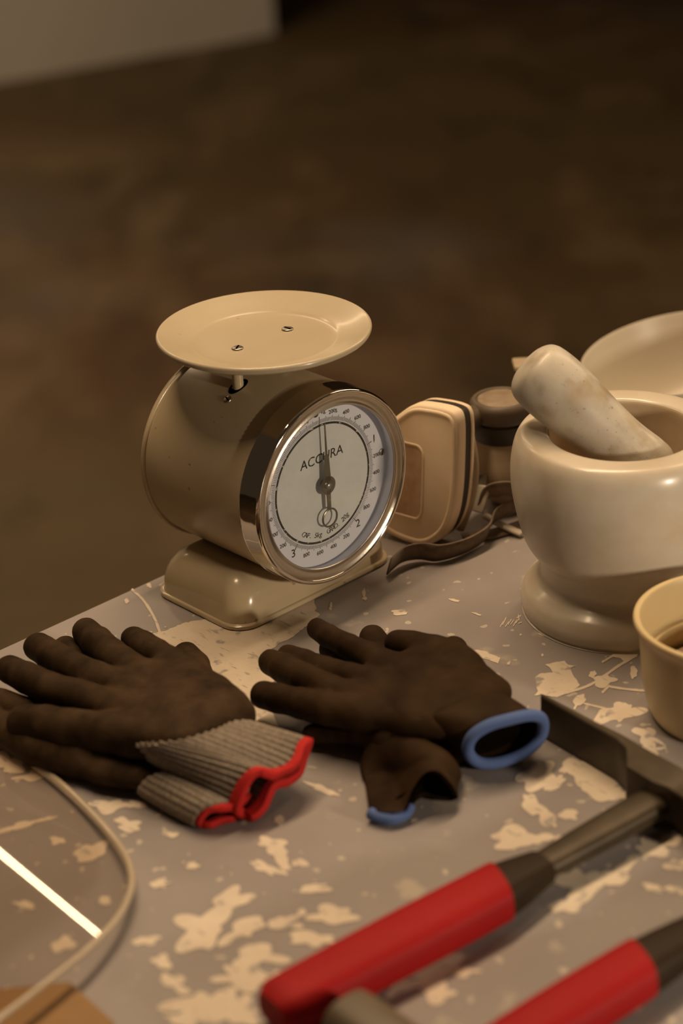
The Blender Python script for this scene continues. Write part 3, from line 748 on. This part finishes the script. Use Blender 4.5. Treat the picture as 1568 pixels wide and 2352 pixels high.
ringM = loop3([(838, 1790, .004), (858, 1780, .005), (890, 1776, .006), (926, 1772, .013), (975, 1744, .029), (1014, 1752, .029), (1050, 1792, .015)],
              [(840, 1794, .002), (864, 1800, .002), (894, 1802, .002), (930, 1800, .002), (975, 1792, .002), (1014, 1802, .002), (1048, 1800, .006)])
bm = None
for gr in (0, -.002):
    bm, rr = loft_bm(ringW, ringM, 200, 10, 0, 0, off, .003, 0, 1, gr, bm)
    bm, rr = loft_bm(ringM, ringH, 200, 10, 0, 0, off, 0, 0, 1, gr, bm)
bmesh.ops.remove_doubles(bm, verts=bm.verts[:], dist=.0002)
for _ in range(3): bmesh.ops.smooth_vert(bm, verts=[v for v in bm.verts if not v.is_boundary], factor=.5, use_axis_x=True, use_axis_y=True, use_axis_z=True)
add(fixn(bm), 'rumpled_cuff', M['rubber_plain'], g)
path = [p - off for p in catmull([at(*p) for p in [(850, 1868, .0055), (868, 1876, .0055), (900, 1881, .0055), (928, 1870, .0062), (940, 1850, .009)]], 8)]
h_ = add(tube(path, .0042, 12), 'hem', M['blue_knit'], g); h_['label'] = 'blue hem'
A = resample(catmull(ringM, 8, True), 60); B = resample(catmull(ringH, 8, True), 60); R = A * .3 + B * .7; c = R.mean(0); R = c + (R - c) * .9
bm = bmesh.new(); bm.faces.new([bm.verts.new(Vector(p) - off) for p in R]); bmesh.ops.triangulate(bm, faces=bm.faces[:]); add(bm, 'opening_shade', M['black'], g, smooth=False)  # black sheet added to give the cuff opening its shade

# ------------------------------------------------------------------ respirator mask
ro = at(1060, 1240, 0)
mask = thing('respirator_mask', 'dusty respirator mask with square cream filter, lying valve up between scale and mortar', 'respirator', ro)
hx = Vector((.79, -.61, 0)); nn = Vector((-.61, -.79, 0))
tilt = .10
upv = (Vector((0, 0, 1)) * math.cos(tilt) - nn * math.sin(tilt)).normalized(); nz = hx.cross(upv).normalized()
if nz.dot(nn) < 0: nz = -nz
fc = at(970, 1086, .062)
def filt(outline, d0, d1, inset=0.0, bev=.004):
    """Rounded slab: outline in (u,v) of the filter plane, from depth d0 back to d1 front."""
    rings = []
    for d, ins in ((d0, 0), (d1 - bev, 0), (d1 - bev * .5, bev * .18), (d1 - bev * .15, bev * .5), (d1, bev * 1.2)):
        c = Vector((sum(p[0] for p in outline) / len(outline), sum(p[1] for p in outline) / len(outline)))
        rg = []
        for u, v in outline:
            w = Vector((u, v)) - c; w = w * (1 - ins / max(w.length, 1e-6)); q = c + w
            rg.append(fc + hx * q.x + upv * q.y + nz * d - ro)
        rings.append(rg)
    return fixn(rings_bm(rings, True, True, True))
def trap(wt, wb, h, r, n=8):
    base = rrect(.5, .5, .5 * r, n); out = []
    for x, y in base:
        w = wb + (wt - wb) * (y + .5); out.append((x * w, y * h))
    return out
def on_filter(px, py):
    d = FW + RT * ((px - W / 2) / FPX) - UP * ((py - H / 2) / FPX); q = EYE + d * ((fc - EYE).dot(nz) / d.dot(nz)) - fc
    return (q.dot(hx), q.dot(upv))
pad = [(p.x, p.y) for p in catmull([Vector((*on_filter(*q), 0)) for q in [(930, 943), (962, 925), (1000, 927), (1040, 936), (1058, 950), (1063, 985), (1062, 1060), (1058, 1130), (1048, 1185), (1027, 1226), (990, 1248), (950, 1243), (900, 1220), (872, 1190), (862, 1120), (868, 1040), (893, 978)]], 5, True)]
pad = pad if sum(a[0] * b[1] - a[1] * b[0] for a, b in zip(pad, pad[1:] + pad[:1])) > 0 else pad[::-1]
fl = autosmooth(add(filt(pad, -.004, .008), 'filter', M['mask_pad'], mask), 60); fl['label'] = 'square cream dust filter cover'
win = trap(.040, .040, .064, .35)
win = [(u - .014, v - .006) for u, v in win]
def ring_on(outline, d, r, m_, nme, par):
    P = [fc + hx * u + upv * v + nz * d - ro for u, v in outline]
    return add(tube(P, r, 8, True), nme, m_, par)
ring_on(win, .0082, .0011, M['mask_pad'], 'window_frame', fl)
bm = bmesh.new(); bm.faces.new([bm.verts.new(fc + hx * u + upv * v + nz * .0083 - ro) for u, v in win]); add(fixn(bm), 'filter_window', M['mask_window'], fl, smooth=False)
ring_on([(u * .90, v * .92) for u, v in pad], .0072, .0022, M['mask_pad'], 'raised_edge', fl)
add(filt([(u * .98, v * .985) for u, v in pad], -.013, -.004, bev=.001), 'filter_seal', M['mask_dark'], mask)
add(filt([(u * 1.0, v * .99) for u, v in pad], -.017, -.013, bev=.001), 'backing_plate', M['mask_pad'], mask)
# body behind the filter
cpos = at(1150, 912, .100)                                       # centre of the valve cap
def blobby(chains, k, h=.002, name='face_piece', m_=None):
    pts = np.array([tuple(p) for ch in chains for p, r in ch]); mr = max(r for ch in chains for p, r in ch) + .006
    lo = pts.min(0) - mr; hi = pts.max(0) + mr
    n_ = np.ceil((hi - lo) / h).astype(int) + 1
    gg = np.stack(np.meshgrid(*[lo[q] + h * np.arange(n_[q]) for q in range(3)], indexing='ij'), -1)
    d = None
    for ch in chains:
        c_ = d_caps(gg, ch); d = c_ if d is None else smin(d, c_, k)
    d = np.maximum(d, .001 - gg[..., 2])
    v, F = snets(d, lo, h)
    me = bpy.data.meshes.new(name); me.from_pydata((v - np.array(ro)).tolist(), [], F.tolist()); me.update()
    return add(me, name, m_, mask)
cb = Vector((cpos.x, cpos.y, 0))
back = Vector((.61, .79, 0))
q0 = fc - nz * .024
blobby([[((cb.x, cb.y, .066), .023), ((cb.x, cb.y, .036), .030), ((cb.x + .010, cb.y + .012, .024), .030)]], .01, name='face_piece', m_=M['mask_body'])
blobby([[((q0.x + hx.x * .012, q0.y + hx.y * .012, .098), .011), ((q0.x + hx.x * .022, q0.y + hx.y * .022, .075), .012), ((q0.x + hx.x * .022, q0.y + hx.y * .022, .045), .012)],
        [((q0.x + hx.x * .012, q0.y + hx.y * .012, .098), .011), ((cb.x - .020, cb.y - .004, .086), .010)]], .012, name='filter_arm', m_=M['mask_grey'])
P = [fc + hx * (.024 + .012 * math.sin(t * math.pi)) - nz * .0215 + upv * (.05 - .10 * t) - ro for t in [k / 20 for k in range(21)]]
add(tube(P, .0045, 10), 'filter_mount', M['mask_body'], mask)
vc = autosmooth(add(lathe(smooth_profile([(.0215, -.026), (.0225, -.024), (.0225, -.018), (.0262, -.016), (.0268, -.010), (.0262, -.004), (.0240, -.001), (.0222, 0), (.0205, -.0006), (.0195, -.002), (.0, -.002)], 3), 48, cpos - ro, (1, 0, 0), (0, 1, 0), (0, 0, 1)), 'valve_cap', M['mask_grey'], mask), 50)
add(lathe([(.0200, -.0035), (.0200, -.0012), (.0190, -.0006), (0, -.0003)], 40, cpos - ro), 'valve_disc', M['mask_disc'], vc)
add(lathe([(.0246, -.0195), (.0250, -.034), (.0225, -.036)], 48, cpos - ro), 'valve_collar', M['mask_dark'], vc)
# second filter, behind the pestle
c2 = at(1219, 866, .085) - ro
bm = bmesh.new()
for k in range(4):
    box(bm, c2 + Vector((.004 * k, .006, -.007 * k + .010)), (.030, .022, .0048)); 
bevel(bm, .0015, 2); add(bm, 'far_filter', M['mask_body'], mask)
bm = bmesh.new(); box(bm, c2 + Vector((.012, .012, -.035)), (.03, .03, .07)); bevel(bm, .006, 3); add(bm, 'far_filter_mount', M['mask_grey'], mask)
# straps and clip
def strap(name, pts, w, t, wd, m_):
    P = [p - ro for p in catmull([at(*p) for p in pts], 8)]
    return add(ribbon(P, w, t, wd), name, m_, mask)
strap('strap', [(893, 1302, .010), (925, 1274, .012), (965, 1266, .011), (1005, 1270, .010), (1045, 1262, .010), (1085, 1246, .010), (1118, 1222, .012), (1130, 1192, .016), (1150, 1176, .018), (1185, 1160, .020), (1215, 1130, .024)], .018, .0014, (.25, -.3, 1), M['strap'])
strap('strap', [(1100, 1165, .022), (1120, 1135, .034), (1150, 1122, .040), (1180, 1125, .038), (1200, 1145, .030), (1215, 1180, .014)], .016, .0014, (.3, -.4, 1), M['strap'])
strap('strap', [(1112, 1184, .012), (1150, 1205, .008), (1198, 1226, .004)], .006, .002, (.3, .9, .3), M['strap_pale'])
strap('strap', [(1062, 1235, .004), (1130, 1226, .003), (1200, 1205, .003)], .012, .0016, (.3, .9, .1), M['strap'])
strap('clip', [(1112, 1116, .040), (1104, 1150, .030), (1096, 1176, .022)], .010, .003, (.8, -.2, .5), M['strap_pale'])
strap('buckle', [(1090, 1095, .040), (1084, 1140, .030), (1078, 1172, .020)], .022, .003, (.8, -.2, .2), M['mask_grey'])

# ------------------------------------------------------------------ hammers with red grips
def handle_bm(p0, p1, w0, w1, zc, thick, n=24, round0=True, seg=28, flat=.75, slant=None):
    """Grip of rounded-oval section lying flat, from p0 to p1 (points on its axis)."""
    d = (p1 - p0); L = d.length; d.normalize(); sdv = Vector((d.y, -d.x, 0)).normalized(); u = Vector((0, 0, 1))
    rings = []
    for k in range(n + 1):
        t = k / n; e = 1.0
        if round0 and t < .06: e = math.sqrt(max(0.02, 1 - (1 - t / .06) ** 2)) * .35 + .65
        w = (w0 + (w1 - w0) * t) * e * (1 + .05 * math.sin(t * math.pi))
        ring = []
        for j in range(seg):
            a = 2 * math.pi * j / seg; ca, sa = math.cos(a), math.sin(a)
            sx = math.copysign(abs(ca) ** .72, ca); sy = math.copysign(abs(sa) ** .72, sa)
            sh = 0.0
            if slant: sh = slant * (sx) * max(0, (t - .8) / .2)
            ring.append(p0 + d * (L * t + sh) + sdv * sx * w / 2 + u * sy * w * flat / 2)
        rings.append(ring)
    return fixn(rings_bm(rings, True, True, True))
def hammer(label, e0, e1, e2, e3, wgrip, wshaft, head):
    """e0 grip end, e1 grip top, e2 collar top, e3 head: axis points."""
    o = Vector((e0.x, e0.y, 0)); r = thing('hammer', label, 'hammer', o, 0, 'red handled hammers')
    autosmooth(add(handle_bm(e0 - o, e1 - o, wgrip * .95, wgrip, 0, 0, slant=-.006), 'grip', M['red_vinyl'], r), 50).__setitem__('label', 'red vinyl grip')
    dd = (e1 - e0).normalized()
    autosmooth(add(handle_bm(e1 - o - dd * .010, e2 - o, wgrip * .96, wgrip * .62, 0, 0, round0=False), 'collar', M['black_vinyl'], r), 50)
    autosmooth(add(handle_bm(e2 - o - dd * .008, e3 - o, wshaft * .9, wshaft * 1.15, 0, 0, round0=False, flat=.62), 'shank', M['tool_steel'], r), 50)
    if head: head(r, o)
    return r
e0, e1, e2, e3 = at(622, 2326, .0165), at(1150, 2046, .0165), at(1245, 1990, .0165), at(1500, 1846, .0165)
def head_one(r, o):
    tip = at(1242, 1690, 0); b2 = at(1440, 1803, 0)
    d = (b2 - tip); d.z = 0; d.normalize(); nrm = Vector((d.y, -d.x, 0))      # nrm points towards the camera side
    if nrm.y > 0: nrm = -nrm
    rings = []
    for s, th, h0, h1, sh in ((0, .0022, .000, .0335, 0), (.004, .0040, .000, .0335, 0), (.05, .0058, .000, .0335, 0), (.075, .0075, .0002, .034, 0), (.088, .011, .0005, .034, .002), (.096, .018, .0008, .034, .006), (.104, .026, .001, .034, .010), (.128, .027, .001, .034, .010), (.136, .022, .003, .032, .008), (.142, .020, .004, .031, .008), (.165, .026, .001, .034, .010), (.175, .026, .001, .034, .010)):
        c = tip + d * s + nrm * (sh - .001)
        rings.append([c - o + nrm * x + Vector((0, 0, z)) for x, z in ((-th / 2, h0 + .001), (-th / 2, h1 - .001), (-th / 2 + .001, h1), (th / 2 - .001, h1), (th / 2, h1 - .001), (th / 2, h0 + .001), (th / 2 - .001, h0 + .0002), (-th / 2 + .001, h0 + .0002))])
    autosmooth(add(fixn(rings_bm(rings, True, True, True)), 'head', M['tool_steel'], r), 40)['label'] = 'steel head with flat chisel blade'
hammer('red gripped hammer with flat chisel blade, lying below the glove with blue hem', e0, e1, e2, e3, .0385, .0225, head_one)
f0, f1, f2, f3 = at(1120, 2440, .017), at(1475, 2222, .017), at(1640, 2120, .017), at(1880, 1985, .0165)
def head_two(r, o):
    d = Vector((.8, -.55, 0)).normalized(); c0 = f3 - d * .06; nrm = Vector((d.y, -d.x, 0)); rings = []
    for s, th in ((0, .022), (.02, .024), (.03, .018), (.045, .022), (.075, .022), (.10, .012), (.14, .004)):
        c = c0 + d * s; c.z = 0
        rings.append([c - o + nrm * x + Vector((0, 0, z)) for x, z in ((-th / 2, .001), (-th / 2, .033), (th / 2, .033), (th / 2, .001))])
    add(fixn(rings_bm(rings, True, True, True)), 'head', M['tool_steel'], r, smooth=False)
hammer('red gripped hammer cut off by the bottom right corner, nearest the viewer', f0, f1, f2, f3, .0360, .034, head_two)
# blunt end of another bar crossing in front of the first grip
p0 = at(786, 2338, .0195); p1 = at(1010, 2500, .0195)
o = Vector((p0.x, p0.y, 0))
bar = tag(autosmooth(add(handle_bm(p0 - o, p1 - o, .036, .036, 0, 0, flat=1.0), 'pry_bar', M['wood'], None), 50), 'blunt grey brown tool end poking in at the bottom edge, before the red grip', 'tool')
bar.location = o

# ------------------------------------------------------------------ clear face shield and cardboard
c0, c1, c2_, c3 = at(160, 2264, .0006), at(262, 2356, .0006), at(60, 2560, .0006), at(-260, 2310, .0006)
o = (c0 + c1 + c2_ + c3) / 4; o.z = 0
bm = bmesh.new(); lo = [bm.verts.new(Vector((p.x, p.y, .0006)) - o) for p in (c0, c1, c2_, c3)]; hi = [bm.verts.new(Vector((p.x, p.y, .0036)) - o) for p in (c0, c1, c2_, c3)]
bm.faces.new(lo); bm.faces.new(hi)
for i in range(4): bm.faces.new((lo[i], lo[(i + 1) % 4], hi[(i + 1) % 4], hi[i]))
cd = tag(add(fixn(bm), 'cardboard_sheet', M['card'], smooth=False), 'brown cardboard sheet under the clear visor in the bottom left corner', 'cardboard'); cd.location = o

# visor: sheet arched about an axis along the streak of light
v0 = at(0, 1940, .03); v1 = at(218, 2098, .03); va = (v1 - v0); va.z = 0; va.normalize(); vb = Vector((va.y, -va.x, 0))
if vb.y > 0: vb = -vb                     # vb: across the arch, towards the viewer
outline_px = [(-330, 1720), (-160, 1700), (-60, 1690), (0, 1702), (60, 1742), (150, 1812), (225, 1886), (275, 1948), (299, 2000), (298, 2050), (266, 2112), (200, 2182), (120, 2246), (40, 2308), (-40, 2366), (-200, 2480), (-420, 2560), (-600, 2300), (-620, 1960), (-480, 1780)]
ol = [at(x, y, .006) for x, y in outline_px]
oc = at(-150, 2020, 0)
bs = [(p - oc).dot(vb) for p in ol]; bmin, bmax = min(bs), max(bs)
def arch(p):
    t = ((p - oc).dot(vb) - bmin) / (bmax - bmin)
    return .0035 + .016 * 4 * t * (1 - t)
sh = thing('face_shield', 'clear plastic face shield with tan edge lying in the bottom left', 'face shield', (oc.x, oc.y, 0))
edge = []
for p in catmull([(q.x, q.y, 0) for q in ol], 10, True):
    w = Vector(p); edge.append(w)
# place each edge point so that it sits at its arch height along the same sight line
E2 = []
for w in edge:
    z = arch(w); k = (EYE - Vector((w.x, w.y, .006))); q = Vector((w.x, w.y, .006)) + k * ((z - .006) / k.z); E2.append(q)
cx = sum((p for p in E2), Vector()) / len(E2)
rings = []
for f in [1.0, .96, .9, .8, .7, .6, .5, .4, .3, .2, .1, .03]:
    rg = []
    for p in E2:
        q = cx + (p - cx) * f; q.z = arch(q); rg.append(q - sh.location)
    rings.append(rg)
bm = rings_bm(rings, True, False, True); fixn(bm)
add(bm, 'visor', M['shield'], sh)
add(tube([p - sh.location for p in E2[::2]], .0031, 10, True, flat=.7), 'edge_trim', M['shield_trim'], sh)
